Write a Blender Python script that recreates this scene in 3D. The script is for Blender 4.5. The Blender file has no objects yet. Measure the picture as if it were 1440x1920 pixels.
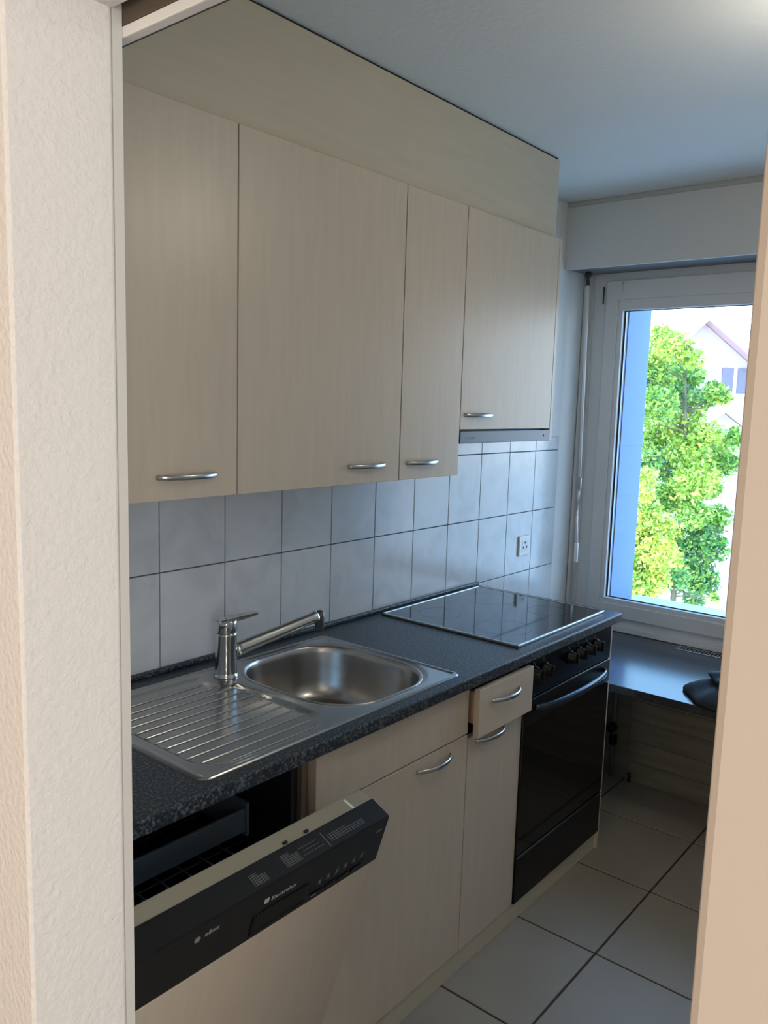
import bpy, bmesh, math, random
from mathutils import Vector, Matrix
random.seed(7)
S = bpy.context.scene
COL = S.collection

# ------------------------------------------------------------------ camera
CAM = Vector((-2.7221, -1.7574, 1.62))
yaw, pitch, roll, FPX = 0.6902, -0.1348, 0.0293, 1526.03
f_ = Vector((math.cos(yaw)*math.cos(pitch), math.sin(yaw)*math.cos(pitch), math.sin(pitch)))
r0 = Vector((math.sin(yaw), -math.cos(yaw), 0)); u0 = r0.cross(f_)
r_ = math.cos(roll)*r0 + math.sin(roll)*u0
u_ = -math.sin(roll)*r0 + math.cos(roll)*u0
cd = bpy.data.cameras.new('camera'); cam = bpy.data.objects.new('camera', cd); COL.objects.link(cam)
cd.sensor_fit = 'HORIZONTAL'; cd.sensor_width = 36; cd.lens = FPX/1440*36
cd.clip_start = .02; cd.clip_end = 300
M = Matrix((r_, u_, -f_)).transposed().to_4x4(); M.translation = CAM
cam.matrix_world = M
S.camera = cam

# ------------------------------------------------------------------ exposure, world, sun, area lights
vs = S.view_settings
vs.view_transform = 'Standard'; vs.look = 'None'; vs.gamma = 1; vs.use_curve_mapping = False
vs.exposure = 0.0
SKY = 5.6
W = bpy.data.worlds.new('world'); S.world = W; W.use_nodes = True
nt = W.node_tree; nt.nodes.clear()
o = nt.nodes.new('ShaderNodeOutputWorld'); b = nt.nodes.new('ShaderNodeBackground')
tc = nt.nodes.new('ShaderNodeTexCoord'); sx = nt.nodes.new('ShaderNodeSeparateXYZ'); cr = nt.nodes.new('ShaderNodeValToRGB')
nt.links.new(tc.outputs['Generated'], sx.inputs[0]); nt.links.new(sx.outputs['Z'], cr.inputs[0])
cr.color_ramp.elements[0].position = 0.08; cr.color_ramp.elements[0].color = (.76, .88, 1, 1)
cr.color_ramp.elements[1].position = .32; cr.color_ramp.elements[1].color = (.27, .57, 1, 1)
nt.links.new(cr.outputs[0], b.inputs[0]); b.inputs[1].default_value = SKY
nt.links.new(b.outputs[0], o.inputs[0])

def lamp(kind, name, loc, direction, power, color, size=None, **kw):
    d = bpy.data.lights.new(name, kind); ob = bpy.data.objects.new(name, d); COL.objects.link(ob)
    ob.location = loc
    if direction: ob.rotation_euler = Vector(direction).to_track_quat('-Z', 'Y').to_euler()
    d.energy = power; d.color = color
    if size:
        d.shape = 'RECTANGLE'; d.size, d.size_y = size
    return ob
sun = lamp('SUN', 'sun', (0, 0, 20), (.62, -.30, -.75), 4.0, (1, .95, .86)); sun.data.angle = .01
portal = lamp('AREA', 'window_portal', (1.30, -.80, 1.40), (-1, 0, 0), 1, (1, 1, 1), (1.36, 1.5)); portal.data.cycles.is_portal = True
# daylight of the corridor: a window at its far side, a warm lit room behind the viewer
lamp('AREA', 'corridor_window_light', (-3.5, -3.9, 1.5), (0, 1, 0), 60, (1, .97, .93), (1.8, 1.6))
lamp('AREA', 'hall_room_light', (-4.9, -1.0, 1.7), (1, .0, -.05), 25, (1, .83, .68), (1.8, 1.5))

# ------------------------------------------------------------------ materials
def newmat(name, col, rough=.5, metal=0, spec=.5, coat=0):
    m = bpy.data.materials.new(name); m.use_nodes = True
    p = m.node_tree.nodes['Principled BSDF']
    p.inputs['Base Color'].default_value = (*col, 1); p.inputs['Roughness'].default_value = rough
    p.inputs['Metallic'].default_value = metal; p.inputs['Specular IOR Level'].default_value = spec
    p.inputs['Coat Weight'].default_value = coat
    return m
def nodes(m): return m.node_tree.nodes, m.node_tree.links, m.node_tree.nodes['Principled BSDF']
def noise_color(m, c1, c2, scale=(1, 1, 1), nscale=5, detail=4, lo=.35, hi=.65, distortion=0, coord='Object'):
    N, L, P = nodes(m)
    t = N.new('ShaderNodeTexCoord'); mp = N.new('ShaderNodeMapping'); mp.inputs['Scale'].default_value = scale
    n = N.new('ShaderNodeTexNoise'); n.inputs['Scale'].default_value = nscale; n.inputs['Detail'].default_value = detail
    n.inputs['Distortion'].default_value = distortion
    r = N.new('ShaderNodeValToRGB'); r.color_ramp.elements[0].position = lo; r.color_ramp.elements[1].position = hi
    r.color_ramp.elements[0].color = (*c1, 1); r.color_ramp.elements[1].color = (*c2, 1)
    L.new(t.outputs[coord], mp.inputs[0]); L.new(mp.outputs[0], n.inputs[0]); L.new(n.outputs[0], r.inputs[0])
    L.new(r.outputs[0], P.inputs['Base Color'])
    return t, r
def noise_bump(m, scale, strength, dist=.002, detail=3, sc=(1, 1, 1)):
    N, L, P = nodes(m)
    t = N.new('ShaderNodeTexCoord'); mp = N.new('ShaderNodeMapping'); mp.inputs['Scale'].default_value = sc
    n = N.new('ShaderNodeTexNoise'); n.inputs['Scale'].default_value = scale; n.inputs['Detail'].default_value = detail
    bp = N.new('ShaderNodeBump'); bp.inputs['Strength'].default_value = strength; bp.inputs['Distance'].default_value = dist
    L.new(t.outputs['Object'], mp.inputs[0]); L.new(mp.outputs[0], n.inputs[0]); L.new(n.outputs[0], bp.inputs['Height']); L.new(bp.outputs[0], P.inputs['Normal'])

def laminate(name, c, sc, rough=.34):
    m = newmat(name, c, rough, spec=.45)
    d = tuple(x*.955 for x in c); l = tuple(min(1, x*1.025) for x in c)
    noise_color(m, d, l, sc, 6, 5, .3, .7, .3)
    return m
BIRCH = (.60, .51, .405)
M_birch = laminate('birch_laminate', BIRCH, (9, 9, .9))
M_birch_h = laminate('birch_laminate_horizontal', (.57, .51, .39), (.9, 9, 9), .42)
M_edge = newmat('birch_edge_band', (.66, .47, .31), .45)
M_carcass = newmat('cabinet_inside', (.60, .47, .34), .6)
M_plaster = newmat('plaster', (.79, .765, .74), .9, spec=.2); noise_bump(M_plaster, 110, .75, .0035, 4)
M_jambpaint = newmat('jamb_paint', (.66, .65, .62), .55)
M_wall = newmat('wall_paint', (.72, .72, .70), .8, spec=.25); noise_bump(M_wall, 70, .25, .003)
M_peach = newmat('corridor_paint', (.57, .495, .43), .85, spec=.2); noise_bump(M_peach, 60, .12, .002)
M_ceil = newmat('ceiling_paint', (.74, .76, .74), .62, spec=.35); noise_bump(M_ceil, 55, .45, .004)
M_cornice = newmat('cornice_paint', (.42, .43, .42), .7)
M_frame = newmat('white_window_plastic', (.66, .68, .69), .38)
M_box = newmat('roller_box_panel', (.60, .61, .60), .5)
M_tile = newmat('glazed_wall_tile', (.60, .62, .64), .17, spec=.6)
noise_color(M_tile, (.55, .575, .60), (.63, .65, .67), (1, 1, 1), 7, 6, .32, .55, 1.2)
M_grout = newmat('tile_grout', (.10, .12, .14), .9)
M_floor = newmat('floor_tile', (.37, .34, .30), .42, spec=.4)
noise_color(M_floor, (.315, .28, .23), (.35, .312, .258), (1, 1, 1), 4, 5, .3, .7)
M_fgrout = newmat('floor_grout', (.05, .045, .04), .9)
M_steel = newmat('brushed_steel', (.46, .455, .44), .20, 1)
M_bowl = newmat('bowl_steel', (.50, .48, .46), .27, 1)
M_handle = newmat('satin_nickel', (.55, .55, .54), .28, 1)
M_chrome = newmat('chrome', (.62, .62, .62), .07, 1)
M_black = newmat('black_enamel', (.005, .005, .006), .25, spec=.22)
M_blackglass = newmat('black_glass', (.004, .004, .005), .05, spec=.5)
M_hob = newmat('glass_ceramic', (.008, .009, .011), .05, spec=.7)
M_blackplastic = newmat('black_plastic', (.007, .007, .008), .35, spec=.3)
M_darkslot = newmat('dark_recess', (.003, .003, .003), .6)
M_hoodgrey = newmat('hood_grey', (.075, .085, .105), .33, .3)
M_print = newmat('grey_print', (.22, .22, .21), .5)
M_brand = newmat('silver_print', (.50, .50, .48), .4)
M_cavity = newmat('dark_cavity_steel', (.035, .04, .045), .45, .6)
M_zone = newmat('hob_zone_print', (.03, .032, .035), .2)
M_rack = newmat('blue_grey_plastic', (.085, .115, .15), .45)
M_strip = newmat('door_inner_edge', (.33, .295, .215), .45)
M_shelf = newmat('dark_shelf_laminate', (.032, .036, .042), .19, spec=.65)
noise_color(M_shelf, (.018, .020, .024), (.055, .06, .068), (1, 1, 1), 320, 2, .35, .7)
M_cloth = newmat('black_cloth', (.010, .010, .011), .7)
M_white = newmat('white_plastic', (.80, .80, .78), .35)
M_glass = newmat('window_glass', (1, 1, 1), 0)
N, L, P = nodes(M_glass)
for n in list(N): N.remove(n)
oo = N.new('ShaderNodeOutputMaterial'); mx = N.new('ShaderNodeMixShader'); tr = N.new('ShaderNodeBsdfTransparent'); gl = N.new('ShaderNodeBsdfGlossy')
gl.inputs['Roughness'].default_value = 0.02; tr.inputs[0].default_value = (.96, .98, .98, 1); mx.inputs[0].default_value = .05
L.new(tr.outputs[0], mx.inputs[1]); L.new(gl.outputs[0], mx.inputs[2]); L.new(mx.outputs[0], oo.inputs[0])
# speckled dark worktop
M_top = newmat('speckled_worktop', (.03, .04, .05), .37, spec=.5)
N, L, P = nodes(M_top)
t = N.new('ShaderNodeTexCoord'); v = N.new('ShaderNodeTexNoise'); v.inputs['Scale'].default_value = 170; v.inputs['Detail'].default_value = 2
r = N.new('ShaderNodeValToRGB'); e = r.color_ramp.elements
e[0].position = .36; e[0].color = (.009, .012, .015, 1); e[1].position = .68; e[1].color = (.13, .15, .17, 1)
x = e.new(.52); x.color = (.026, .034, .042, 1)
L.new(t.outputs['Object'], v.inputs[0]); L.new(v.outputs[0], r.inputs[0]); L.new(r.outputs[0], P.inputs['Base Color'])

# ------------------------------------------------------------------ helpers
class MB:
    """collects shapes into one mesh; verts in world coordinates"""
    def __init__(s): s.bm = bmesh.new(); s.mats = []
    def mi(s, m):
        if m is None: return 0
        if m not in s.mats: s.mats.append(m)
        return s.mats.index(m)
    def box(s, x0, x1, y0, y1, z0, z1, bev=0, m=None, seg=2):
        t = bmesh.new()
        bmesh.ops.create_cube(t, size=1)
        a = (min(x0, x1), min(y0, y1), min(z0, z1)); c = (max(x0, x1), max(y0, y1), max(z0, z1))
        for v in t.verts:
            v.co = Vector([a[i] + (v.co[i]+.5)*(c[i]-a[i]) for i in range(3)])
        if bev: bmesh.ops.bevel(t, geom=list(t.edges), offset=min(bev, min(c[i]-a[i] for i in range(3))*.45), segments=seg, affect='EDGES', profile=.5)
        s.add(t, m); return s
    def add(s, t, m=None, smooth=False):
        k = s.mi(m); mp = {}
        for v in t.verts: mp[v] = s.bm.verts.new(v.co)
        for f in t.faces:
            try: g = s.bm.faces.new([mp[v] for v in f.verts])
            except ValueError: continue
            g.material_index = k; g.smooth = smooth or f.smooth
        t.free()
    def sweep(s, pts, radii, seg=12, m=None, flat=1.0, up=(0, 0, 1), caps=True):
        """tube along pts; radii per point; flat squeezes the axis square to up"""
        k = s.mi(m); rings = []; up = Vector(up)
        P = [Vector(p) for p in pts]
        for i, p in enumerate(P):
            d = (P[min(i+1, len(P)-1)] - P[max(i-1, 0)]).normalized()
            a = d.cross(up)
            if a.length < 1e-4: a = d.cross(Vector((1, 0, 0)))
            a.normalize(); b = a.cross(d).normalized()
            rr = radii[i] if hasattr(radii, '__len__') else radii
            rings.append([s.bm.verts.new(p + a*math.cos(q)*rr*flat + b*math.sin(q)*rr) for q in [2*math.pi*j/seg for j in range(seg)]])
        for A, B in zip(rings, rings[1:]):
            for j in range(seg):
                f = s.bm.faces.new((A[j], A[(j+1) % seg], B[(j+1) % seg], B[j])); f.smooth = True; f.material_index = k
        if caps:
            for R_ in (rings[0][::-1], rings[-1]):
                f = s.bm.faces.new(R_); f.material_index = k
        return s
    def lathe(s, c, prof, seg=28, m=None, axis='z'):
        k = s.mi(m); c = Vector(c); rings = []
        for r, h in prof:
            ring = []
            for j in range(seg):
                q = 2*math.pi*j/seg
                v = Vector((math.cos(q)*r, math.sin(q)*r, h))
                if axis == 'y': v = Vector((v.x, -v.z, v.y))
                if axis == 'x': v = Vector((v.z, v.x, v.y))
                ring.append(s.bm.verts.new(c+v))
            rings.append(ring)
        for A, B in zip(rings, rings[1:]):
            for j in range(seg):
                f = s.bm.faces.new((A[j], A[(j+1) % seg], B[(j+1) % seg], B[j])); f.smooth = True; f.material_index = k
        for R_ in (rings[0][::-1], rings[-1]):
            f = s.bm.faces.new(R_); f.material_index = k
        return s
    def poly(s, pts, m=None):
        f = s.bm.faces.new([s.bm.verts.new(p) for p in pts]); f.material_index = s.mi(m); return s
    def build(s, name, mat, parent=None, recalc=True):
        if recalc: bmesh.ops.recalc_face_normals(s.bm, faces=s.bm.faces)
        me = bpy.data.meshes.new(name)
        off = Vector((0, 0, 0)); q = parent
        while q is not None: off += q.location; q = q.parent
        if parent is not None and not parent.get('local_frame'):
            for v in s.bm.verts: v.co -= off
        s.bm.to_mesh(me); s.bm.free()
        ms = s.mats if s.mats and s.mats[0] is not None else []
        if ms and None not in ms:
            for m in ms: me.materials.append(m)
        else: me.materials.append(mat)
        ob = bpy.data.objects.new(name, me); COL.objects.link(ob)
        if parent is not None: ob.parent = parent
        return ob
def box(name, mat, parent, x0, x1, y0, y1, z0, z1, bev=.0015):
    return MB().box(x0, x1, y0, y1, z0, z1, bev).build(name, mat, parent)
def tag(o, label=None, cat=None, group=None, kind=None):
    if label: o['label'] = label
    if cat: o['category'] = cat
    if group: o['group'] = group
    if kind: o['kind'] = kind
    return o
def thing(name, label, cat, loc, group=None):
    o = bpy.data.objects.new(name, None); COL.objects.link(o); o.location = loc; o.empty_display_size = .1
    return tag(o, label, cat, group)
def struct(ob): ob['kind'] = 'structure'; return ob

def bow(name, x0, x1, y, z, parent, mat=None, out=.027, vertical=False, label=None):
    """bow handle from x0 to x1 on a front at y"""
    m = MB(); pts = []; rad = []
    n = 16
    for i in range(n+1):
        a = i/n; s_ = math.sin(math.pi*a)
        pts.append((x0+(x1-x0)*a, y+.002-out*s_**.62, z)); rad.append(.0058 + .0008*s_)
    m.sweep(pts, rad, 12, up=(0, 0, 1), flat=.62)
    o = m.build(name, mat or M_handle, parent)
    return o

# ------------------------------------------------------------------ room shell
ZC = 2.496; XW = -2.149; XN = -2.280; XWIN = .63; YR = -2.15
# floor with its tiles
fx, fy, fw, g = -.5649, -.8473, .4201, .0035
m = MB()
m.box(-5.2, .63, -4.1, 1.05, -.10, -.003, 0, M_fgrout)
for i in range(-11, 4):
    for j in range(-5, 8):
        x0, y1 = fx+i*fw, fy-j*fw
        a, b_ = max(x0+g, -5.1), min(x0+fw-g, .625)
        c, d = max(y1-fw+g, -4.05), min(y1-g, 1.0)
        if b_-a > .01 and d-c > .01: m.box(a, b_, c, d, -.004, 0, .0015, M_floor, 1)
struct(m.build('floor', M_floor))
struct(MB().box(-5.2, 1.28, -4.1, 1.05, ZC, ZC+.1).build('ceiling', M_ceil))
# wall behind the kitchen units
m = MB(); m.box(XW, 1.28, 0.004, .2, -.003, ZC)
struct(m.build('wall_left', M_wall))
struct(MB().box(.885, 1.28, -.13, .003, -.003, ZC).build('wall_outer_reveal', newmat('skylight_tinted_reveal', (.19, .30, .56), .8)))  # the blue skylight on the outer reveal is put into its colour
# glazed tiles
x0, w, z1, h = -1.5009, .2139, 1.1645, .2617
m = MB(); m.box(XW+.02, .632, 0, .004, .592, 1.485, 0, M_grout)
gg = .0017
for k in range(-3, 10):
    for rr in range(-3, 3):
        a, b_ = x0+k*w+gg, x0+(k+1)*w-gg
        a = max(a, XW+.021); b_ = min(b_, .632)
        c, d = z1+rr*h+gg, z1+(rr+1)*h-gg; c = max(c, .592); d = min(d, 1.485)
        if b_-a > .01 and d-c > .01: m.box(a, b_, -.0045, .001, c, d, .0012, M_tile, 2)
struct(m.build('wall_left_tiling', M_tile))
# wall on the right of the room, hidden behind the doorway's right jamb
struct(MB().box(XW, 1.28, YR-.12, YR, -.003, ZC).build('wall_right', M_wall))
# window wall
m = MB()
m.box(XWIN-.013, 1.28, -2.15, .004, -.003, .557)
m.box(XWIN, 1.28, YR, -1.56, .557, ZC)
m.box(.885, 1.28, -1.56, -.13, 2.30, ZC)
m.box(.885, 1.28, -1.56, -.13, .557, .63)
struct(m.build('wall_window', M_wall))
# roller shutter box panel above the window
struct(MB().box(.606, .624, YR, .0035, 2.214, ZC-.018, .001).build('trim_1', M_box))
struct(MB().box(.6245, .885, YR, .0035, 2.222, 2.2395).build('trim_9', newmat('shade_toned_underside', (.22, .22, .22), .85)))  # shade under the shutter box is painted in as a darker grey
struct(MB().box(.598, .626, YR, .0035, ZC-.020, ZC, .003).build('trim_2', M_cornice))
# partition wall with the doorway
YJ, YK, ZL = -.850, -1.628, 2.066
m = MB()
m.box(XN, XW, YJ, 1.0, -.003, ZC, .004)
struct(m.build('wall_doorway_left', M_plaster))
struct(MB().box(XN, XW, -4.0, YK, -.003, ZC, .006).build('wall_doorway_right', M_peach))
struct(MB().box(XN, XW, YK, YJ, ZL, ZC).build('wall_doorway_top', M_plaster))
m = MB().box(XW, XW+.013, YJ, -.62, -.003, ZL).box(XW, XW+.013, -.62, -.0, -.003, ZC)
m.box(XW, XW+.013, YK-.4, YK, -.003, ZC).box(XW, XW+.013, YJ, -.62, ZL, ZC).box(XW, XW+.013, YK, YJ, ZL+.012, ZC)
struct(m.build('trim_3', M_jambpaint))
# door head rail
struct(MB().box(XW+.0135, XW+.028, YK-.02, YJ+.15, 2.038, 2.051, .0015).build('trim_4', M_white))
M_brown = newmat('brown_wood_head', (.10, .075, .055), .6)
struct(MB().box(XW+.0135, XW+.05, YK-.02, YJ+.15, 2.0515, 2.10, .001).build('trim_5', M_brown))
# corridor behind the viewer
m = MB().box(-5.2, -5.1, -4.1, 1.05, -.003, ZC)
struct(m.build('wall_corridor_rear', M_peach))
struct(MB().box(-5.2, XN, -4.1, -4.0, -.003, ZC).build('wall_corridor_right', M_peach))
struct(MB().box(-5.2, XN, .95, 1.05, -.003, ZC).build('wall_corridor_left', M_peach))

# ------------------------------------------------------------------ window
def mitred(m, x0, x1, ya, yb, za, zb, iy0, iy1, iz0, iz1, bev=.004):
    t = bmesh.new()
    o4 = [(ya, za), (yb, za), (yb, zb), (ya, zb)]; i4 = [(iy0, iz0), (iy1, iz0), (iy1, iz1), (iy0, iz1)]
    R = [[t.verts.new((X, y, z)) for y, z in q] for X in (x0, x1) for q in (o4, i4)]
    of, inf, ob, ib = R
    for k in range(4):
        j = (k+1) % 4
        t.faces.new((of[k], of[j], inf[j], inf[k])); t.faces.new((ob[j], ob[k], ib[k], ib[j]))
        t.faces.new((of[j], of[k], ob[k], ob[j])); t.faces.new((inf[k], inf[j], ib[j], ib[k]))
    bmesh.ops.recalc_face_normals(t, faces=t.faces)
    eg = [e for e in t.edges if abs(e.verts[0].co.x-e.verts[1].co.x) < 1e-6 and e.calc_face_angle(0) > .5]
    bmesh.ops.bevel(t, geom=eg, offset=bev, segments=2, affect='EDGES', profile=.5)
    m.add(t)
m = MB()
mitred(m, .835, .885, -1.56, .0, .59, 2.24, -1.45, -.11, .665, 2.165, .003)
m.box(.80, .84, -.0, -.012, .59, 2.24, .001)
m.box(.826, .836, -.036, -.030, .59, 2.24, .001)
m.box(.820, .838, -1.50, -.0, .591, .615, .003)
win = struct(m.build('window_1', M_frame))
m = MB()
sy0, sy1 = -1.49, -.100
mitred(m, .818, .872, sy0, sy1, .655, 2.187, sy0+.060, sy1-.060, .720, 2.103, .004)
mitred(m, .825, .870, sy0+.058, sy1-.058, .718, 2.105, sy0+.082, sy1-.082, .742, 2.056, .004)
sash = m.build('window_sash', M_frame, win); sash['label'] = 'opening white window sash'
m = MB(); G = newmat('rubber_gasket', (.01, .012, .015), .6)
a, b_, c, d = sy1-.0825, sy0+.0825, .7425, 2.0555
for X in (.845,):
    m.box(X, X+.004, a-.007, a, c, d).box(X, X+.004, b_, b_+.007, c, d).box(X, X+.004, b_, a, c, c+.004).box(X, X+.004, b_, a, d-.003, d)
m.box(.866, .871, a-.012, a-.008, c, d)
gk = m.build('window_gasket', G, win)
gls = MB().box(.852, .856, b_, a, c, d).build('window_pane', M_glass, win)
m = MB()
for yy, zz in ((-.094, 2.085), ):
    m.sweep([(.806, yy, zz), (.806, yy, zz+.075)], .0035, 8)
hg = m.build('window_hinge', newmat('dark_hinge', (.05, .05, .05), .4, .6), win)
m = MB().sweep([(.808, -.185, 2.178), (.800, -.187, 2.165), (.800, -.188, 2.15), (.808, -.187, 2.14)], .003, 8).build('curtain_hook', M_white, win)
# outer roller guide rail in the reveal
struct(MB().box(.895, .925, -.16, -.1305, .66, 2.29, .002).build('trim_6', M_frame))
struct(MB().box(.885, 1.36, -1.56, -.13, .63, .655, .004).build('trim_7', newmat('outer_sill_metal', (.5, .52, .54), .4, .5)))

# roller shutter crank
t = thing('shutter_crank', 'thin white shutter crank rod hanging beside the window frame', 'crank', (.69, -.07, 2.21))
MB().lathe((.69, -.07, 2.173), [(.013, .04), (.013, .018), (.009, .016), (.009, -.014), (.012, -.02)], 16).build('socket', newmat('dark_grey_metal', (.04, .05, .05), .4, .7), t)
MB().sweep([(.69, -.072, 2.155), (.69, -.088, 1.30)], .0065, 10).build('rod', M_white, t)
MB().lathe((.688, -.089, 1.245), [(.009, .06), (.011, .055), (.011, .01), (.008, 0)], 12).build('joint', newmat('grey_joint', (.35, .36, .37), .4, .4), t)
MB().sweep([(.689, -.090, 1.248), (.67, -.099, 1.21), (.672, -.094, 1.145), (.684, -.090, 1.13)], .0045, 10).sweep([(.684, -.090, 1.25), (.684, -.090, 1.12), (.680, -.098, .995)], .0055, 10).build('crank_arm', M_white, t)
MB().lathe((.679, -.099, .915), [(.007, .0), (.009, .004), (.009, .085), (.006, .09)], 12).build('grip', M_white, t)

# ------------------------------------------------------------------ power socket on the tiles
t = thing('wall_socket', 'white three-hole power socket on the wall tiles by the window', 'socket', (.357, -.005, 1.018))
m = MB().box(.312, .402, -.0135, -.0047, .974, 1.062, .003); m.build('plate', M_white, t)
m = MB(); hexp = []
for dx, dz in ((0, .014), (-.013, -.006), (.013, -.006)):
    m.lathe((.357+dx, -.0147, 1.018+dz), [(.0052, -.0009), (.0052, .0005)], 10, axis='y')
m.build('contact_hole', newmat('socket_hole', (.02, .02, .02), .6), t)
m = MB().box(.333, .381, -.0147, -.0130, .994, 1.042, .0006); m.build('insert', newmat('socket_insert', (.68, .70, .72), .35), t)

# ------------------------------------------------------------------ worktop
XL = XW+.013
BX0, BX1, BY0, BY1 = -1.375, -.985, -.545, -.095      # bowl
m = MB()
prof = [(-.60, .868), (-.616, .868), (-.619, .8692), (-.620, .872), (-.620, .8950), (-.6190, .8982), (-.6165, .8997), (-.60, .90)]
bm = m.bm; A = [bm.verts.new((XL+.002, y, z)) for y, z in prof]; B = [bm.verts.new((0, y, z)) for y, z in prof]
for i in range(len(prof)-1):
    f = bm.faces.new((A[i], A[i+1], B[i+1], B[i]))
bm.faces.new((A[0], B[0], B[-1], A[-1])); bm.faces.new(A); bm.faces.new(B[::-1])
yb = -.006
qx0, qx1, qy0, qy1 = -1.800, -.970, -.572, -.086
m.box(XL+.002, qx0, -.60, yb, .868, .90).box(qx1, 0, -.60, yb, .868, .90)
m.box(qx0, qx1, -.60, qy0, .868, .90).box(qx0, qx1, qy1, yb, .868, .90)
top = tag(m.build('worktop', M_top), 'long dark grey speckled worktop with rounded front edge over the base units', 'worktop')
MB().box(XL+.002, 0, -.020, -.0052, .9002, .914, .004).build('rear_strip', M_top, top)

# ------------------------------------------------------------------ sink
SX0, SX1, SY0, SY1 = -1.815, -.955, -.586, -.072
ZS = .9035
def rrsdf(px, py, cx, cy, hx, hy, r):
    qx, qy = abs(px-cx)-hx+r, abs(py-cy)-hy+r
    return math.hypot(max(qx, 0), max(qy, 0)) + min(max(qx, qy), 0) - r
def smooth(a, b, x):
    t = max(0, min(1, (x-a)/(b-a))); return t*t*(3-2*t)
bcx, bcy, bhx, bhy, br = (BX0+BX1)/2, (BY0+BY1)/2, (BX1-BX0)/2, (BY1-BY0)/2, .145
ocx, ocy, ohx, ohy = (SX0+SX1)/2, (SY0+SY1)/2, (SX1-SX0)/2, (SY1-SY0)/2
grooves = [-.152-.0357*i for i in range(12)]
def deckz(x, y):
    do = -rrsdf(x, y, ocx, ocy, ohx, ohy, .022)
    z = ZS - .0035 + .0035*smooth(0, .005, do) - .0025*smooth(.008, .020, do)
    # drainer well with rounded corners
    dd = -rrsdf(x, y, -1.600, -.329, .185, .233, .085)
    dt = math.hypot(x+1.402, y+.150)-.060
    dd = min(dd, dt)
    z -= .0055*smooth(0, .022, dd)
    for gy in grooves:
        a = abs(y-gy)
        if a < .0024:
            end = -1.428
            e = end - max(0, abs(gy+.36)-.12)*.55
            k = smooth(0, .010, e-x)*smooth(0, .010, x-(-1.775 + max(0, abs(gy+.36)-.12)*.35))
            z += .0026*(math.cos(math.pi*a/.0024)*.5+.5)*k*smooth(.012, .024, dt)
    db = rrsdf(x, y, bcx, bcy, bhx, bhy, br)
    z -= .004*(1-smooth(0, .022, db))
    return z
m = MB(); bm = m.bm
nx, ny = 200, 640
V = {}
def gv(i, j):
    if (i, j) not in V:
        x = SX0+(SX1-SX0)*i/nx; y = SY0+(SY1-SY0)*j/ny
        # push the outline corners onto a radius
        V[(i, j)] = bm.verts.new((x, y, deckz(x, y)))
    return V[(i, j)]
deck_faces = []
for i in range(nx):
    for j in range(ny):
        x = SX0+(SX1-SX0)*(i+.5)/nx; y = SY0+(SY1-SY0)*(j+.5)/ny
        if rrsdf(x, y, bcx, bcy, bhx, bhy, br) < .001 or rrsdf(x, y, ocx, ocy, ohx, ohy, .022) > 0: continue
        f = bm.faces.new((gv(i, j), gv(i+1, j), gv(i+1, j+1), gv(i, j+1))); f.smooth = True
snk = thing('kitchen_sink', 'stainless steel inset sink with ribbed drainer set into the speckled worktop', 'sink', (ocx, ocy, .90))
m.build('drainer_deck', M_steel, snk)
# bowl as rings
m = MB(); bm = m.bm
def ring_pt(a, inset, z):
    # ray march along the angle to the offset outline
    dx, dy = math.cos(a), math.sin(a); lo, hi = 0, .5
    for _ in range(26):
        mid = (lo+hi)/2
        if rrsdf(bcx+dx*mid, bcy+dy*mid, bcx, bcy, bhx, bhy, br) < -inset: lo = mid
        else: hi = mid
    return (bcx+dx*lo, bcy+dy*lo, z)
zt = ZS-.0055
profb = [(-.004, zt-.0005), (-.003, zt+.0009), (0, zt+.0010), (.003, zt+.0002), (.006, zt-.003), (.008, zt-.008), (.010, zt-.02), (.013, zt-.06), (.018, zt-.10),
         (.024, zt-.125), (.034, zt-.142), (.050, zt-.151), (.075, zt-.155), (.11, zt-.158), (.15, zt-.160), (.182, zt-.161)]
seg = 112; rings = []
for ins, z in profb:
    if ins < .14: rings.append([bm.verts.new(ring_pt(2*math.pi*k/seg, ins, z)) for k in range(seg)])
    else:
        rr = .19-ins+.012
        rings.append([bm.verts.new((bcx+math.cos(2*math.pi*k/seg)*max(rr, .02), bcy+math.sin(2*math.pi*k/seg)*max(rr, .02), z)) for k in range(seg)])
for A, B in zip(rings, rings[1:]):
    for k in range(seg):
        f = bm.faces.new((A[k], A[(k+1) % seg], B[(k+1) % seg], B[k])); f.smooth = True
bm.faces.new(rings[-1])
m.build('bowl', M_bowl, snk)
m = MB().lathe((bcx, bcy, zt-.1605), [(.042, .0), (.042, .003), (.034, .0035), (.030, -.001), (.012, -.001), (.010, .003), (.004, .004)], 32)
m.build('strainer', M_chrome, snk)
m = MB()
for k in range(3):
    a = ring_pt(math.radians(154 - k*5.2), .0125, zt-.033); d = Vector((bcx-a[0], bcy-a[1], 0)).normalized()
    p = Vector(a)+d*.0012
    m.sweep([p+Vector((0, 0, -.010)), p+Vector((0, 0, .010))], .0035, 10)
m.build('overflow_slot', M_darkslot, snk)

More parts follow.
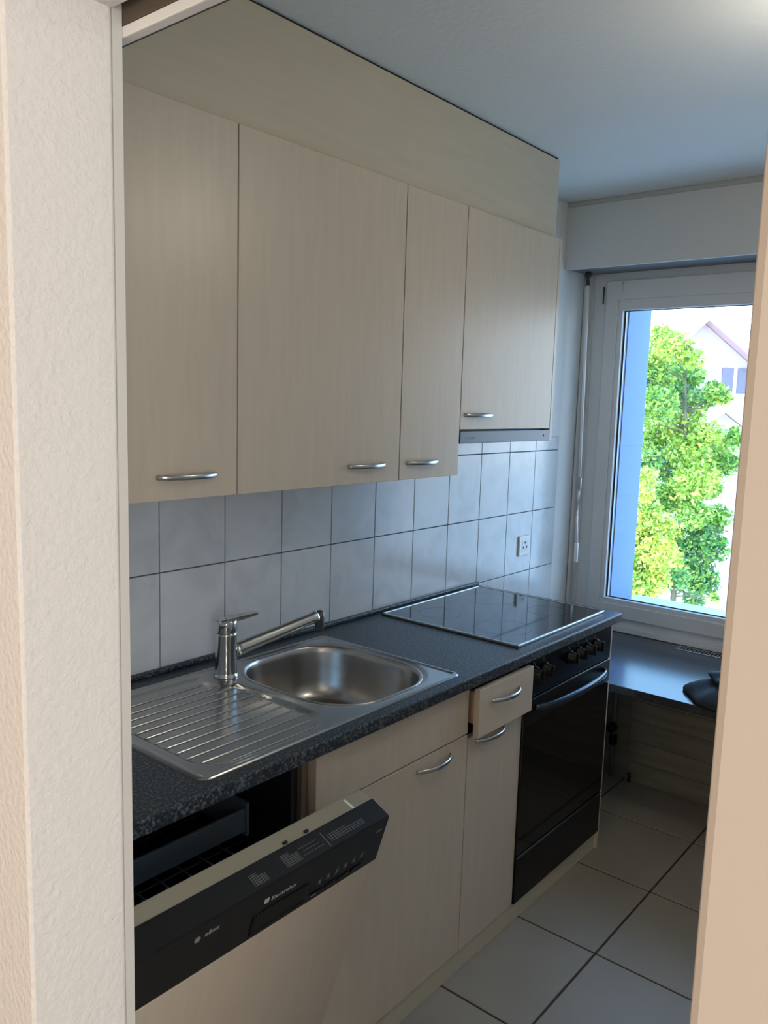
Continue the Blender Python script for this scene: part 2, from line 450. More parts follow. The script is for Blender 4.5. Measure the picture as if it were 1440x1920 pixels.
# ------------------------------------------------------------------ mixer tap
fxx, fyy = -1.402, -.150
t = thing('mixer_tap', 'chrome single-lever mixer tap standing at the rear of the sink', 'tap', (fxx, fyy, .899))
m = MB().lathe((fxx, fyy, .9005), [(.0325, 0), (.0325, .005), (.0295, .008), (.0288, .012), (.0275, .060), (.0275, .112), (.0280, .118)], 40)
m.build('body', M_chrome, t)
m = MB().lathe((fxx, fyy, 1.0175), [(.0272, 0), (.0284, .004), (.0284, .026), (.0275, .033), (.024, .035)], 40)
hd = m.build('lever_head', M_chrome, t)
m = MB(); bm = m.bm
LV = [(-.027, 1.047, 1.0555, .023), (.0, 1.047, 1.0565, .0245), (.030, 1.0475, 1.0565, .019), (.065, 1.0495, 1.0565, .0145), (.090, 1.052, 1.0570, .0125), (.096, 1.0535, 1.0565, .009)]
dirv = Vector((.90, -.10, 0)).normalized(); sd = Vector((-dirv.y, dirv.x, 0)); c0 = Vector((fxx, fyy, 0)); rings = []
for s_, za, zb_, hw in LV:
    q = c0+dirv*s_
    rings.append([bm.verts.new(q+sd*a+Vector((0, 0, z))) for a, z in ((-hw, za), (hw, za), (hw, zb_-.002), (hw*.8, zb_), (-hw*.8, zb_), (-hw, zb_-.002))])
for A, B in zip(rings, rings[1:]):
    for j in range(6): bm.faces.new((A[j], A[(j+1) % 6], B[(j+1) % 6], B[j]))
bm.faces.new(rings[0][::-1]); bm.faces.new(rings[-1])
m.build('lever', M_chrome, t)
tip = Vector((-1.135, -.215, 1.022)); root = Vector((fxx+.02, fyy-.006, .966))
d = (tip-root)
m = MB().sweep([root, root+d*.08, root+d*.5, root+d*.93, root+d*.97, tip], [.0195, .0190, .0170, .0155, .0178, .0170], 24)
m.build('spout', M_chrome, t)
m = MB().lathe((tip.x+.010, tip.y-.002, tip.z-.040), [(.0105, 0), (.0125, .004), (.0135, .040), (.012, .052), (.006, .056)], 24)
m.sweep([tip-d.normalized()*.004, tip+Vector((.010, -.002, .0))], .0125, 18)
m.build('aerator', newmat('grey_aerator', (.12, .12, .12), .35, .7), t)

# ------------------------------------------------------------------ hob
t = thing('ceramic_hob', 'black glass ceramic hob with steel frame on the right end of the worktop', 'hob', (-.35, -.30, .90))
hx0, hx1, hy0, hy1 = -.640, -.040, -.574, -.040
MB().box(hx0+.006, hx1-.006, hy0+.006, hy1-.006, .9005, .9065, .001).build('glass_plate', M_hob, t)
m = MB()
m.box(hx0, hx0+.008, hy0, hy1, .9003, .9085, .002).box(hx1-.008, hx1, hy0, hy1, .9003, .9085, .002)
m.box(hx0, hx1, hy0, hy0+.008, .9003, .9085, .002).box(hx0, hx1, hy1-.008, hy1, .9003, .9085, .002)
m.build('frame', M_handle, t)
for cx, cy, rr in ((-.49, -.18, .072), (-.19, -.19, .09), (-.49, -.43, .09), (-.19, -.43, .072)):
    m = MB(); bm = m.bm; n = 48
    A = [bm.verts.new((cx+math.cos(2*math.pi*k/n)*rr, cy+math.sin(2*math.pi*k/n)*rr, .9067)) for k in range(n)]
    B = [bm.verts.new((cx+math.cos(2*math.pi*k/n)*(rr-.0012), cy+math.sin(2*math.pi*k/n)*(rr-.0012), .9067)) for k in range(n)]
    for k in range(n): bm.faces.new((A[k], A[(k+1) % n], B[(k+1) % n], B[k]))
    m.build('zone_ring', M_zone, t)

# ------------------------------------------------------------------ wall cupboards
YU, YB = -.293, -.2745
ZB, ZT, ZHD = 1.3953, 2.2197, 1.5385
def carcass(x0, x1, z0, z1, parent, yback=-.006, yfront=YB+.0005):
    m = MB(); t_ = .016
    m.box(x0, x0+t_, yfront, yback, z0, z1).box(x1-t_, x1, yfront, yback, z0, z1)
    m.box(x0+t_, x1-t_, yfront, yback, z0, z0+t_).box(x0+t_, x1-t_, yfront, yback, z1-t_, z1)
    m.box(x0+t_, x1-t_, yback-.008, yback, z0+t_, z1-t_)
    return m.build('carcass', M_carcass, parent)
def wall_cup(x0, x1, z0, hx, hz, label, dz0=None):
    t = thing('wall_cupboard', label, 'cupboard', ((x0+x1)/2, -.15, z0), 'birch wall cupboards above the worktop')
    carcass(x0+.0006, x1-.0006, z0+.002, ZT, t)
    dr = box('door', M_birch, t, x0+.0018, x1-.0018, YU, YB, (dz0 or z0), ZT-.003, .0012)
    if hx: bow('handle', hx[0], hx[1], YU, hz, dr)
    return t
wall_cup(XL+.002, -1.488, ZB, (-1.707, -1.546), 1.446, 'tall birch wall cupboard nearest the doorway, handle low on its right')
wall_cup(-1.488, -.8858, ZB, (-1.106, -.951), 1.444, 'widest birch wall cupboard, second from the doorway')
wall_cup(-.8858, -.5855, ZB, (-.853, -.700), 1.444, 'narrow birch wall cupboard left of the hood cupboard')
wall_cup(-.5855, -.0, 1.5395, (-.563, -.400), 1.585, 'short birch wall cupboard above the extractor hood')
t = tag(box('side_panel', M_birch, None, .0005, .0185, YU, -.006, 1.494, ZT-.003, .0012), 'thin birch end panel on the window side of the wall cupboards', 'panel')
# extractor hood
t = thing('extractor_hood', 'dark grey slide-out extractor hood under the short wall cupboard', 'hood', (-.29, -.15, 1.495))
MB().box(-.583, -.002, YU-.001, YU+.022, 1.4945, 1.5345, .0025).build('front_bar', M_hoodgrey, t)
MB().box(-.580, -.004, YU+.023, -.012, 1.500, 1.5375, .002).build('body', M_hoodgrey, t)
m = MB().box(-.575, -.010, YU+.03, -.06, 1.4985, 1.5005); m.build('grease_filter', newmat('filter_mesh', (.3, .31, .32), .35, .9), t)
m = MB()
m.lathe((-.540, YU-.001, 1.512), [(.0042, -.001), (.0042, .0006)], 10, axis='y')
for k in range(5): m.box(-.530+k*.008, -.525+k*.008, YU-.0016, YU-.0009, 1.508, 1.515)
m.build('print_mark', M_print, t)
MB().lathe((-.045, YU-.001, 1.514), [(.004, -.001), (.004, .001), (.003, .0014)], 14, axis='y').build('button', M_darkslot, t)
# soffit above the cupboards
t = tag(MB().box(XL+.002, 0, -.2745, -.004, ZT+.0015, ZC-.0075, .001).build('soffit_panel', M_birch_h), 'long birch panel closing the gap between wall cupboards and ceiling', 'panel')
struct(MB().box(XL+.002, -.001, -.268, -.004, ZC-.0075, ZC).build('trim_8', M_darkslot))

# ------------------------------------------------------------------ base units
YF, YFB = -.591, -.573
ZK = .07
# plinth
tag(box('plinth', M_birch_h, None, -1.505, -.005, -.583, -.567, .0005, ZK-.001, .001), 'birch kick board along the floor under the base units', 'plinth')
def base_carcass(x0, x1, parent, topopen=True, z0=ZK):
    m = MB(); t_ = .016; z1 = .867
    m.box(x0, x0+t_, YFB+.0005, -.012, z0, z1).box(x1-t_, x1, YFB+.0005, -.012, z0, z1)
    m.box(x0+t_, x1-t_, YFB+.0005, -.012, z0, z0+t_).box(x0+t_, x1-t_, -.02, -.012, z0+t_, z1)
    return m.build('carcass', M_carcass, parent)
# sink unit
t = thing('base_cupboard', 'birch base cupboard under the sink with blank panel over its door', 'cupboard', (-1.22, -.3, ZK))
base_carcass(-1.5155, -.9205, t)
box('false_drawer_front', M_birch, t, -1.5145, -.9215, YF, YFB, .7255, .865, .0012)
dr = box('door', M_birch, t, -1.5145, -.9215, YF, YFB, ZK+.003, .7215, .0012)
bow('handle', -1.150, -1.000, YF, .691, dr)
# narrow unit with its drawer pulled out a little
t = thing('drawer_cupboard', 'narrow birch base cupboard with its drawer pulled slightly open, left of oven', 'cupboard', (-.77, -.3, ZK))
base_carcass(-.9195, -.6265, t)
dr = box('door', M_birch, t, -.9183, -.6270, YF, YFB, ZK+.003, .7085, .0012)
bow('handle', -.880, -.728, YF, .690, dr)
YD = -.623
dw = thing('drawer', 'open', 'x', (-.77, YD, .72)); del dw['label']; del dw['category']
dw.parent = t; dw.location = Vector((-.77, YD, .72))-t.location
m = MB().box(-.9183, -.6270, YD, YD+.018, .717, .8545, .0012)
fr = m.build('drawer_front', M_birch, dw); fr.parent = dw
m = MB().box(-.895, -.883, YD+.018, -.15, .745, .835).box(-.662, -.650, YD+.018, -.15, .745, .835).box(-.883, -.662, -.162, -.15, .745, .835).box(-.883, -.662, YD+.018, -.162, .745, .753)
m.build('drawer_box', M_edge, dw)
bow('handle', -.856, -.706, YD, .809, dw)
# oven
t = thing('built_in_oven', 'black built-in oven with glass door beneath the hob', 'oven', (-.32, -.3, ZK))
ox0, ox1 = -.6245, -.024
MB().box(ox0+.004, ox1-.004, -.572, -.03, ZK, .866, .001).build('body', M_black, t)
cpn = MB().box(ox0, ox1, -.597, -.573, .7385, .865, .003).build('control_panel', M_black, t)
kn = []
for k, kx in enumerate((-.572, -.512, -.345, -.282, -.219, -.156)):
    o_ = MB().lathe((kx, -.597, .812), [(.0225, 0), (.0225, .006), (.0185, .010), (.0170, .026), (.0155, .029)], 24, axis='y').box(kx-.0035, kx+.0035, -.632, -.605, .795, .829, .002).build('knob', M_blackplastic, t)
for kx in (-.572, -.512, -.345, -.282, -.219, -.156):
    MB().box(kx-.0012, kx+.0012, -.5976, -.5968, .838, .843).box(kx-.012, kx-.004, -.5976, -.5968, .846, .848).build('scale_mark', M_print, t)
od = MB().box(ox0, ox1, -.598, -.574, .235, .7345, .003).build('oven_door', M_blackglass, t)
m = MB().box(ox0+.004, ox1-.004, -.6005, -.5975, .655, .7330, .001).build('door_trim', M_blackplastic, t)
m = MB(); pts = []
for i in range(17):
    a = i/16; pts.append((ox0+.055+(ox1-ox0-.11)*a, -.604-.040*math.sin(math.pi*a)**.45, .705))
m.sweep(pts, [.010+.004*math.sin(math.pi*i/16) for i in range(17)], 14, flat=.55)
m.build('handle', newmat('dark_blue_handle', (.05, .075, .11), .22, .6), t)
MB().box(ox0, ox1, -.597, -.574, ZK+.003, .2305, .003).build('lower_drawer', M_black, t)
MB().box(ox0+.003, ox1-.003, -.5985, -.5965, .2225, .2285, .0008).build('drawer_lip', M_handle and newmat('dull_steel_lip', (.10, .10, .10), .4, .7), t)
tag(box('end_panel', M_birch, None, -.0215, -.004, -.592, -.008, .0005, .8675, .0012), 'thin birch end panel closing the base units beside the oven', 'panel')

# ------------------------------------------------------------------ dishwasher, door ajar
DX0, DX1 = XL+.003, -1.5195
t = thing('dishwasher', 'built-in dishwasher with its door ajar beside the doorway, black control panel', 'dishwasher', ((DX0+DX1)/2, -.3, 0))
m = MB(); q = .018
m.box(DX0, DX0+q, -.560, -.03, .10, .845).box(DX1-q-.022, DX1-.022, -.560, -.03, .10, .845)
m.box(DX0+q, DX1-q-.022, -.540, -.03, .10, .13).box(DX0+q, DX1-q-.022, -.545, -.03, .822, .845).box(DX0+q, DX1-q-.022, -.05, -.03, .13, .822)
m.build('tub', M_cavity, t)
m = MB().box(DX1-.020, DX1-.002, -.572, -.02, .08, .866); m.build('side_frame', newmat('brown_side_board', (.16, .12, .09), .6), t)
m = MB()
m.box(DX0+.03, -1.635, -.505, -.497, .700, .752, .002).box(-1.640, -1.630, -.508, -.10, .690, .765, .002)
m.box(DX0+.03, DX0+.04, -.508, -.10, .690, .765, .002)
rk = m.build('cutlery_tray', M_rack, t)
m = MB()
for k in range(9): m.sweep([(DX0+.05+k*.055, -.52, .635), (DX0+.05+k*.055, -.10, .635)], .0020, 6)
for k in range(6):
    yy = -.52+k*.082
    m.sweep([(DX0+.035, yy, .66 if k in (0, 5) else .633), (DX1-.06, yy, .66 if k in (0, 5) else .633)], .0022, 6)
for k in range(8): m.sweep([(DX0+.06+k*.055, -.515, .633), (DX0+.065+k*.055, -.518, .675)], .0018, 6)
m.build('wire_rack', newmat('rack_wire', (.10, .12, .15), .4, .5), t)
MB().box(DX0, DX1, -.572, -.55, .02, .085).build('kick_plate', M_carcass, t)
# door in its own tilted frame (x, ly back positive, lz up from the hinge)
th = math.radians(17.2)
door = bpy.data.objects.new('door', None); COL.objects.link(door); door.parent = t
door.location = Vector((0, -.585, .10)) - Vector((t.location.x, t.location.y, t.location.z)); door.location.x = -t.location.x
door.rotation_euler = (th, 0, 0); door['local_frame'] = True
LT = .7286; LC = .617
# door panel, inner door and control panel
MB().box(DX0, DX1+.0015, 0, .018, -.03, LC, .0012).build('door_panel', M_birch, door)
MB().box(DX0+.004, DX1-.003, .0185, .050, 0, LC+.02, .002).build('inner_door', M_cavity, door)
MB().box(DX0, DX1+.0015, .0515, .088, LC-.02, LT+.004, .003).build('inner_rim', M_strip, door)
m = MB(); bm = m.bm
pr = [(0, LC+.001), (.05, LC+.001), (.051, LT+.006), (.049, LT+.0065), (.003, LT+.0005), (0, LT-.003)]
A = [bm.verts.new((DX0, y, z)) for y, z in pr]; B = [bm.verts.new((DX1+.0015, y, z)) for y, z in pr]
for i in range(6): bm.faces.new((A[i], A[(i+1) % 6], B[(i+1) % 6], B[i]))
bm.faces.new(A[::-1]); bm.faces.new(B)
m.build('control_panel', M_blackplastic, door)
# recessed grip, buttons, prints
m = MB().box(-1.855, -1.735, -.0012, .001, .632, .668, .003)
m.build('grip_recess', M_darkslot, door)
m = MB().box(-1.862, -1.728, -.0022, .0005, .626, .631, .001).box(-1.862, -1.728, -.0022, .0005, .669, .672, .001).box(-1.862, -1.857, -.0022, .0005, .631, .669, .001)
m.build('grip_rim', M_black, door)
m = MB().box(-1.715, -1.560, -.0012, .0005, .640, .6475, .001); m.build('button_slot', M_darkslot, door)
for k in range(4): MB().box(-1.712+k*.037, -1.682+k*.037, -.0028, .0005, .629, .637, .0012).build('button', M_black, door)
m = MB()
for k in range(6):
    x_ = -1.700+k*.024
    m.box(x_, x_+.010, -.0006, .0002, .652, .653).box(x_+.002, x_+.0045, -.0006, .0002, .656, .662).box(x_+.006, x_+.0068, -.0006, .0002, .655, .666)
m.build('button_print', M_print, door)
MB().box(-1.715, -1.700, -.0032, -.0026, .6325, .6345).build('printed_dash', M_print, door)
MB().box(-1.548, -1.532, -.0006, .0002, .700, .704).build('printed_dash', M_print, door)
def sq(y): return LT+.0005 + (y-.003)*(.006/.046)
def tline(m, x0, x1, y0, y1):
    za, zb = sq(y0)+.0002, sq(y1)+.0002
    m.poly([(x0, y0, za), (x1, y0, za), (x1, y1, zb), (x0, y1, zb)])
tw = .0007
for (gx, cols, rows, cw, ch, y0) in ((-1.862, 6, 5, .005, .0042, .011), (-1.786, 8, 6, .0045, .004, .012), (-1.672, 14, 3, .0066, .0048, .014)):
    m = MB()
    for i in range(cols+1): tline(m, gx+i*cw, gx+i*cw+tw, y0, y0+ch*rows*(1 if i < cols/2 else .75))
    for j in range(rows+1): tline(m, gx, gx+cw*cols*(1 if j < rows*.7 else .55), y0+j*ch, y0+j*ch+tw)
    m.build('programme_chart', M_print, door, recalc=False)
m = MB()
for k, (a, b_) in enumerate(((-1.742, -1.690), (-1.738, -1.700), (-1.745, -1.698))): tline(m, a, b_, .016+k*.008, .0166+k*.008)
m.build('printed_lines', M_print, door, recalc=False)
m = MB(); tline(m, -1.682, -1.6805, .006, .040); m.build('printed_bar', M_print, door, recalc=False)
for x_ in (-1.760, -1.706): MB().box(x_, x_+.010, .054, .060, LT+.004, LT+.0075, .001).build('latch_peg', M_darkslot, door)
MB().box(-1.575, -1.569, .052, .080, LT+.0041, LT+.0049, .0003).build('seal_clip', M_white, door)
# lettering on the front edge
def text(s_, size, mat, parent, loc, name, rx=math.pi/2):
    c = bpy.data.curves.new('t', 'FONT'); c.body = s_; c.size = size; c.extrude = .0002; c.space_character = 1.12
    o_ = bpy.data.objects.new('t', c); COL.objects.link(o_)
    dg = bpy.context.evaluated_depsgraph_get(); dg.update()
    me = bpy.data.meshes.new_from_object(o_.evaluated_get(dg)); bpy.data.objects.remove(o_)
    me.materials.clear(); me.materials.append(mat)
    ob = bpy.data.objects.new(name, me); COL.objects.link(ob); ob.parent = parent; ob.location = loc; ob.rotation_euler = (rx, 0, 0)
    return ob
text('Electrolux', .0128, M_brand, door, (-1.826, -.0006, .688), 'lettering')
MB().box(-1.842, -1.831, -.0006, .0003, .688, .699, .001).build('badge', M_brand, door)
m = MB().lathe((-1.985, -.0002, .700), [(.006, -.0004), (.006, .0006)], 16, axis='y')
for k in range(4): m.box(-1.970+k*.0075, -1.9645+k*.0075, -.0006, .0003, .697, .703 if k != 1 else .706)
m.build('panel_mark', M_print, door)

# ------------------------------------------------------------------ unseen pendant lamp, added for the bright patch on the ceiling
t = thing('added_pendant_lamp', 'unseen white globe lamp added to brighten the kitchen ceiling', 'lamp', (-.80, -1.44, ZC))
MB().lathe((-.80, -1.44, ZC-.028), [(.045, 0), (.05, .006), (.05, .0278)], 24).build('canopy', M_white, t)
MB().sweep([(-.80, -1.44, ZC-.028), (-.80, -1.44, 2.36)], .003, 8).build('cord', M_white, t)
M_globe = newmat('lit_globe', (.9, .9, .85), .4); M_globe.node_tree.nodes['Principled BSDF'].inputs['Emission Color'].default_value = (1, .90, .74, 1)
M_globe.node_tree.nodes['Principled BSDF'].inputs['Emission Strength'].default_value = 22
MB().lathe((-.80, -1.44, 2.27), [(.09*math.cos(a), .09*math.sin(a)) for a in [math.radians(-88+11*k) for k in range(17)]], 28).build('globe', M_globe, t)

# ------------------------------------------------------------------ window shelf and what is under and on it
t = thing('window_shelf', 'deep dark shelf board below the window with a vent grille', 'shelf', (.47, -1.0, .56))
MB().box(.115, .833, -2.145, -.010, .558, .590, .003).build('board', M_shelf, t)
m = MB()
gx0, gx1, gy0, gy1 = .745, .805, -1.15, -.560
m.box(gx0, gx1, gy1-.006, gy1, .590, .5935, .001).box(gx0, gx1, gy0, gy0+.006, .590, .5935, .001)
m.box(gx0, gx0+.005, gy0, gy1, .590, .5935, .001).box(gx1-.005, gx1, gy0, gy1, .590, .5935, .001)
n = 44
for k in range(n):
    yy = gy0+.01+(gy1-gy0-.02)*k/(n-1)
    m.box(gx0+.005, gx1-.005, yy-.0022, yy+.0022, .590, .5925)
m.build('vent_grille', M_handle, t)
MB().box(gx0+.004, gx1-.004, gy0+.004, gy1-.004, .5900, .5908).build('vent_slot', M_darkslot, t)

# panel cladding under the shelf
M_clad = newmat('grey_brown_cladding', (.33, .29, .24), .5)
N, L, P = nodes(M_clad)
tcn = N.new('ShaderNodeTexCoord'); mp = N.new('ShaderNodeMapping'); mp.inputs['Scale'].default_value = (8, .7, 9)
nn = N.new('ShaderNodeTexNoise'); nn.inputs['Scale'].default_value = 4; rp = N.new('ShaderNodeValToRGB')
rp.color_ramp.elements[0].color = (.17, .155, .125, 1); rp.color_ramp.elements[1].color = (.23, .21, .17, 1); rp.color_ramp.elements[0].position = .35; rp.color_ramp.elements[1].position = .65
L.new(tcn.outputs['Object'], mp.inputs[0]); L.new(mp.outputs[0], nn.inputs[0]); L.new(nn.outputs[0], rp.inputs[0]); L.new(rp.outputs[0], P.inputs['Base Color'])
t = thing('cladding_panel', 'grooved grey-brown cladding panel under the dark window shelf', 'panel', (.60, -1.2, .03))
m = MB()
for k in range(6): m.box(.598, .6165, -2.14, -.445, .003+k*.092, .003+(k+1)*.092-.0016, .0008)
m.box(.606, .6165, -.444, -.012, .003, .553, .0012)
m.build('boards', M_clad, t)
MB().box(.586, .5975, -.462, -.452, .0005, .040, .002).build('foot', M_darkslot, t)
# radiator valve and pipe
t = thing('radiator_valve', 'dark radiator valve on a pipe in the corner under the window shelf', 'valve', (.585, -.375, .0))
MB().sweep([(.585, -.375, .0008), (.585, -.375, .555)], .009, 12).build('pipe', newmat('grey_pipe', (.16, .16, .15), .5), t)
MB().lathe((.585, -.375, .150), [(.013, 0), (.018, .006), (.018, .040), (.012, .048)], 18).build('valve_body', M_black, t)
MB().lathe((.560, -.375, .235), [(.014, -.022), (.021, -.018), (.021, .018), (.012, .024)], 18, axis='x').build('valve_knob', M_blackplastic, t)

# black bag lying on the shelf
t = thing('shoulder_bag', 'black soft bag with a pointed flap lying on the window shelf', 'bag', (.30, -.98, .59))
m = MB(); bm = m.bm
outl = [(.258, -.768), (.180, -.822), (.112, -.872), (.090, -.95), (.11, -1.08), (.26, -1.15), (.46, -1.12), (.52, -1.00), (.43, -.865)]
lay = [(.985, .5905), (1.0, .5965), (.985, .6045), (.90, .618), (.70, .640), (.42, .658), (.15, .664)]
cx, cy = .31, -.99
def sub(pts, n=5):
    out = []
    N_ = len(pts)
    for i in range(N_):
        p0, p1, p2, p3 = [Vector((*pts[(i+k-1) % N_], 0)) for k in range(4)]
        for j in range(n):
            q = j/n; c_ = .45
            out.append(p1.lerp(p2, q)*(1-c_) + c_*.5*((2*p1)+(-p0+p2)*q+(2*p0-5*p1+4*p2-p3)*q*q+(-p0+3*p1-3*p2+p3)*q**3))
    return out
so = sub(outl)
def pillow(lay, shrink=1, dz=0):
    m = MB(); bm = m.bm; rings = []
    for s_, z in lay:
        rings.append([bm.verts.new((cx+(p.x-cx)*s_*shrink, cy+(p.y-cy)*s_*shrink, dz+z+(.004*math.sin(p.x*31+p.y*23) if z > .615 else 0))) for p in so])
    for A, B in zip(rings, rings[1:]):
        for k in range(len(so)):
            f = bm.faces.new((A[k], A[(k+1) % len(so)], B[(k+1) % len(so)], B[k])); f.smooth = True
    bm.faces.new(rings[0][::-1]); bm.faces.new(rings[-1])
    return m
pillow(lay).build('bag_body', M_cloth, t)
pillow([(.62, .656), (.64, .664), (.60, .672), (.35, .680), (.1, .683)]).build('flap', M_cloth, t)
MB().sweep([(.42, -.95, .62), (.50, -.90, .66), (.60, -.885, .72), (.66, -.90, .75), (.68, -.97, .72), (.60, -1.04, .66), (.47, -1.05, .62)], .011, 10).build('strap', M_cloth, t)

# ------------------------------------------------------------------ outside: ground, houses, trees
M_leaf = [newmat('leaf_green', (.26, .46, .07), .5), newmat('leaf_light', (.42, .62, .10), .5), newmat('leaf_dark', (.09, .27, .07), .5), newmat('leaf_yellow', (.72, .72, .12), .5)]
for mm in M_leaf:
    N, L, P = nodes(mm); P.inputs['Subsurface Weight'].default_value = 0
M_bark = newmat('bark', (.15, .15, .09), .9); noise_bump(M_bark, 20, .6, .02)
GZ = -6.0
M_ground = newmat('pale_paving', (.62, .60, .57), .9)
struct(MB().box(2.5, 90, -50, 60, GZ-.2, GZ).build('ground', M_ground))

def ray(px, py, d):
    """a point of the view at distance d (metres along the camera axis), used to site the far trees"""
    return CAM + (f_ + r_*((px-720)/FPX) - u_*((py-960)/FPX))*d
def tree(name, clumps, base, dist, label, cat, leafsize, n_per, spread=.5, bark_r=.13, group=None):
    t = thing(name, label, cat, base, group)
    rnd = random.Random(hash(len(clumps))+int(dist*10))
    verts = []; faces = []; mi = []
    cents = []
    for (px, py, r, kind) in clumps:
        dd = dist + rnd.uniform(-spread, spread)
        c = ray(px, py, dd); R_ = r/FPX*dd; cents.append((c, R_))
        n = int(n_per*(r/45.)**2)
        for k in range(n):
            v = Vector((rnd.gauss(0, 1), rnd.gauss(0, 1), rnd.gauss(0, 1))).normalized()*R_*(rnd.random()**.33)
            v.z *= .85
            # ragged rim
            v *= 1+.28*math.sin(v.x*9/R_*.5+v.z*7+px)*rnd.random()
            p = c+v
            nrm = Vector((rnd.gauss(0, 1), rnd.gauss(0, 1), rnd.gauss(.9, 1))).normalized()
            a = nrm.orthogonal().normalized(); a = (Matrix.Rotation(rnd.random()*6.28, 3, nrm) @ a); b2 = nrm.cross(a)
            s_ = leafsize*rnd.uniform(.6, 1.25)
            i0 = len(verts)
            verts += [p-a*s_, p+b2*s_*.55-a*s_*.1, p+a*s_, p-b2*s_*.55-a*s_*.1]
            faces.append((i0, i0+1, i0+2, i0+3))
            u = rnd.random()
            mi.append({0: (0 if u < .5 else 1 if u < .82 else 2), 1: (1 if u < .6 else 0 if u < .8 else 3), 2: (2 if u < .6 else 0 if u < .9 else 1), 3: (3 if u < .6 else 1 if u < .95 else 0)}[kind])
    me = bpy.data.meshes.new('foliage'); me.from_pydata([v-t.location for v in verts], [], faces)
    for mm in M_leaf: me.materials.append(mm)
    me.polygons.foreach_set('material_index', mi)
    fo = bpy.data.objects.new('foliage', me); COL.objects.link(fo); fo.parent = t
    m = MB(); b0 = Vector(base)
    topz = max(c.z for c, _ in cents); mid = sum((c for c, _ in cents), Vector())/len(cents)
    P_ = [b0, b0+Vector((.05, .03, (mid.z-b0.z)*.5)), Vector((mid.x, mid.y, mid.z)), Vector((mid.x-.05, mid.y+.1, topz-.2))]
    m.sweep(P_, [bark_r, bark_r*.8, bark_r*.5, bark_r*.12], 10)
    m.build('trunk', M_bark, t)
    m = MB()
    for c, R_ in cents:
        s0 = P_[1].lerp(P_[3], max(0, min(1, (c.z-R_*1.2-P_[1].z)/(P_[3].z-P_[1].z+1e-6))))
        m.sweep([s0, s0.lerp(c, .5)+Vector((0, 0, -.08)), c], [bark_r*.25, bark_r*.15, bark_r*.06], 6)
    m.build('branches', M_bark, t)
    return t
D1 = 11.4
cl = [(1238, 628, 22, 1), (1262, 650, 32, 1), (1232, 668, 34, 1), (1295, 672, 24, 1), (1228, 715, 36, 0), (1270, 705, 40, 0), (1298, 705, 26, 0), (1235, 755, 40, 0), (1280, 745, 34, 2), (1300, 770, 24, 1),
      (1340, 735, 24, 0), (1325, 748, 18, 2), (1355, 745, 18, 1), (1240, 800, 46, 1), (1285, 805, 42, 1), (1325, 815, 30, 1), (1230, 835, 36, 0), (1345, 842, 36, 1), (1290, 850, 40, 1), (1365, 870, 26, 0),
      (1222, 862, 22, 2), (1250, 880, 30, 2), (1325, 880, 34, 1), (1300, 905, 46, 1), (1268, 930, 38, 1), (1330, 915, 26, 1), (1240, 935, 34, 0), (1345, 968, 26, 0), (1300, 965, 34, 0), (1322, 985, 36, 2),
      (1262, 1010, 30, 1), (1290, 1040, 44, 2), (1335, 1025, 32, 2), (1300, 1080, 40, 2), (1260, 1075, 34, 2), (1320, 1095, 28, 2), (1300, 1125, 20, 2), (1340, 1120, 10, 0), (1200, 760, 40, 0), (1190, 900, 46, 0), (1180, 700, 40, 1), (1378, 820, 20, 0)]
p = ray(1275, 900, D1)
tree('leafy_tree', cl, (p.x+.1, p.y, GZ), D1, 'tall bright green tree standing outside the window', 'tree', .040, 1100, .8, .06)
D2 = 8.3
cl = [(1212, 890, 20, 3), (1207, 925, 22, 3), (1215, 955, 26, 1), (1225, 985, 34, 3), (1250, 992, 26, 1), (1205, 1020, 32, 1), (1235, 1035, 38, 3), (1258, 1045, 24, 3), (1205, 1065, 34, 1), (1228, 1085, 32, 3), (1208, 1110, 26, 3), (1190, 1010, 40, 3), (1180, 1090, 40, 1), (1192, 1135, 30, 0), (1150, 1040, 50, 1)]
p = ray(1205, 1000, D2)
tree('yellowish_tree', cl, (p.x, p.y+.1, GZ), D2, 'smaller yellow-green tree in front of the tall green one outside', 'tree', .030, 1000, .35, .05)

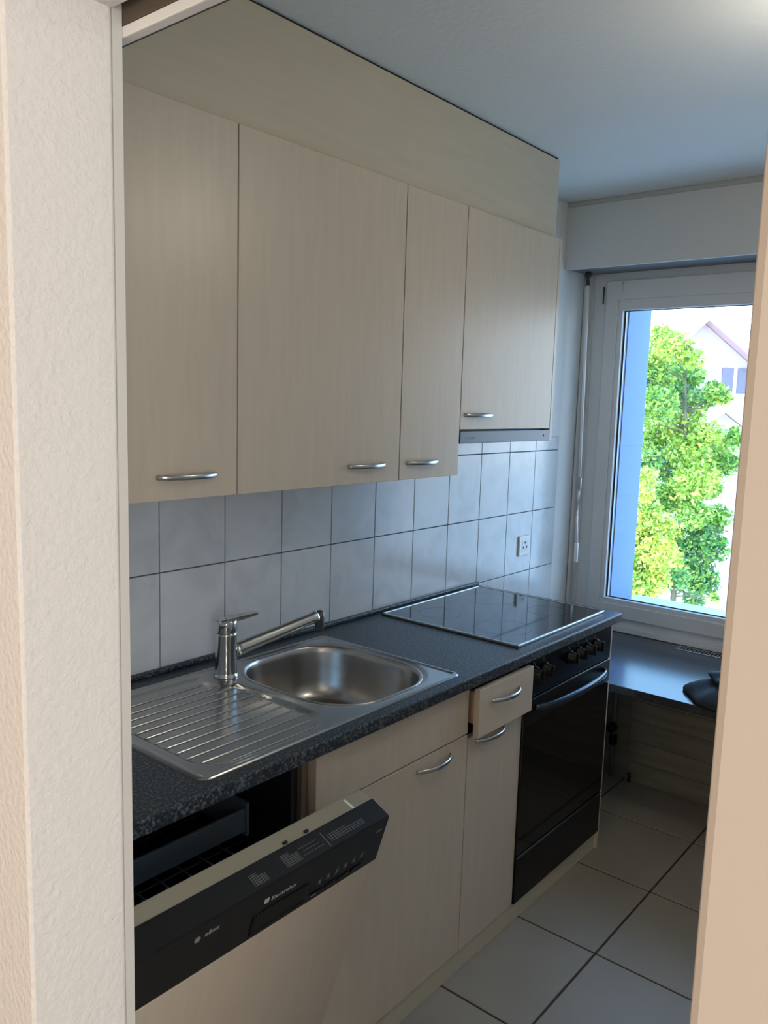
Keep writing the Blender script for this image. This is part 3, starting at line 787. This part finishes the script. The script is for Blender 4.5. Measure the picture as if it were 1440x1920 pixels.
# houses across the way
M_hwall = newmat('pale_render', (.60, .50, .53), .9); M_roof = newmat('pale_pink_roof_tiles', (.62, .42, .42), .8); M_roof2 = newmat('cream_roof_tiles', (.74, .60, .45), .8)
M_shut = newmat('lavender_window', (.17, .16, .22), .5)
def house(dist, pl, pr_, papex, pbase_y, depth, label, mroof, wins=()):
    A = ray(*pl, dist); B = ray(*pr_, dist); Cc = ray(*papex, dist)
    ax = Vector((B.x-A.x, B.y-A.y, 0)); Wd = ax.length; ax.normalize(); back = Vector((-ax.y, ax.x, 0))
    if back.dot(f_) < 0: back = -back
    ez = (A.z+B.z)/2; az = Cc.z; base = GZ
    org = Vector((A.x, A.y, base))
    t = thing('house', label, 'house', org)
    def P3(u, v, z): return Vector((A.x, A.y, 0))+ax*u+back*v+Vector((0, 0, z))
    ua = (Vector((Cc.x, Cc.y, 0))-Vector((A.x, A.y, 0))).dot(ax)
    m = MB(); bm = m.bm
    fr = [P3(0, 0, base), P3(Wd, 0, base), P3(Wd, 0, ez), P3(ua, 0, az), P3(0, 0, ez)]
    bk = [P3(0, depth, base), P3(Wd, depth, base), P3(Wd, depth, ez), P3(ua, depth, az), P3(0, depth, ez)]
    F_ = [bm.verts.new(p) for p in fr]; K = [bm.verts.new(p) for p in bk]
    bm.faces.new(F_); bm.faces.new(K[::-1])
    for i in range(5): bm.faces.new((F_[i], K[i], K[(i+1) % 5], F_[(i+1) % 5]))
    m.build('walls', M_hwall, t)
    m = MB(); bm = m.bm
    for (u0, z0, u1, z1_) in ((-.5, ez-.5*(az-ez)/ua, ua, az), (Wd+.5, ez-.5*(az-ez)/(Wd-ua), ua, az)):
        a = [P3(u0, -.5, z0+.02), P3(u1, -.5, z1_+.02), P3(u1, depth+.5, z1_+.02), P3(u0, depth+.5, z0+.02)]
        lo = [bm.verts.new(p) for p in a]; hi = [bm.verts.new(p+Vector((0, 0, .18))) for p in a]
        bm.faces.new(lo[::-1]); bm.faces.new(hi)
        for i in range(4): bm.faces.new((lo[i], lo[(i+1) % 4], hi[(i+1) % 4], hi[i]))
    m.build('roof', mroof, t)
    for (x0_, y0_, x1_, y1_) in wins:
        a = ray(x0_, y0_, dist); b2 = ray(x1_, y1_, dist)
        u0 = (Vector((a.x, a.y, 0))-Vector((A.x, A.y, 0))).dot(ax); u1 = (Vector((b2.x, b2.y, 0))-Vector((A.x, A.y, 0))).dot(ax)
        z0, z1_ = b2.z, a.z
        def slab(m, ua_, ub_, va, vb, za, zb):
            bm = m.bm
            q0 = [bm.verts.new(P3(*q)) for q in ((ua_, va, za), (ub_, va, za), (ub_, va, zb), (ua_, va, zb))]
            q1 = [bm.verts.new(P3(*q)) for q in ((ua_, vb, za), (ub_, vb, za), (ub_, vb, zb), (ua_, vb, zb))]
            bm.faces.new(q0); bm.faces.new(q1[::-1])
            for i in range(4): bm.faces.new((q0[i], q1[i], q1[(i+1) % 4], q0[(i+1) % 4]))
        m = MB(); mid = (u0+u1)/2
        slab(m, u0, mid-.05, -.06, 0, z0, z1_); slab(m, mid+.05, u1, -.06, 0, z0, z1_)
        wn = m.build('window', M_shut, t)
        m = MB(); slab(m, mid-.05, mid+.05, -.08, 0, z0, z1_); slab(m, u0-.08, u1+.08, -.12, 0, z0-.12, z0-.01); m.build('window_bar', M_white, wn)
    return t
house(26, (1180, 730), (1470, 742), (1312, 606), 0, 9, 'pale house with a pink gable and lavender windows beyond the trees', M_roof, ((1352, 690, 1398, 738),))
house(19, (1160, 890), (1520, 905), (1345, 770), 0, 6, 'lower pale house with cream gable roof half hidden by the trees', M_roof2)
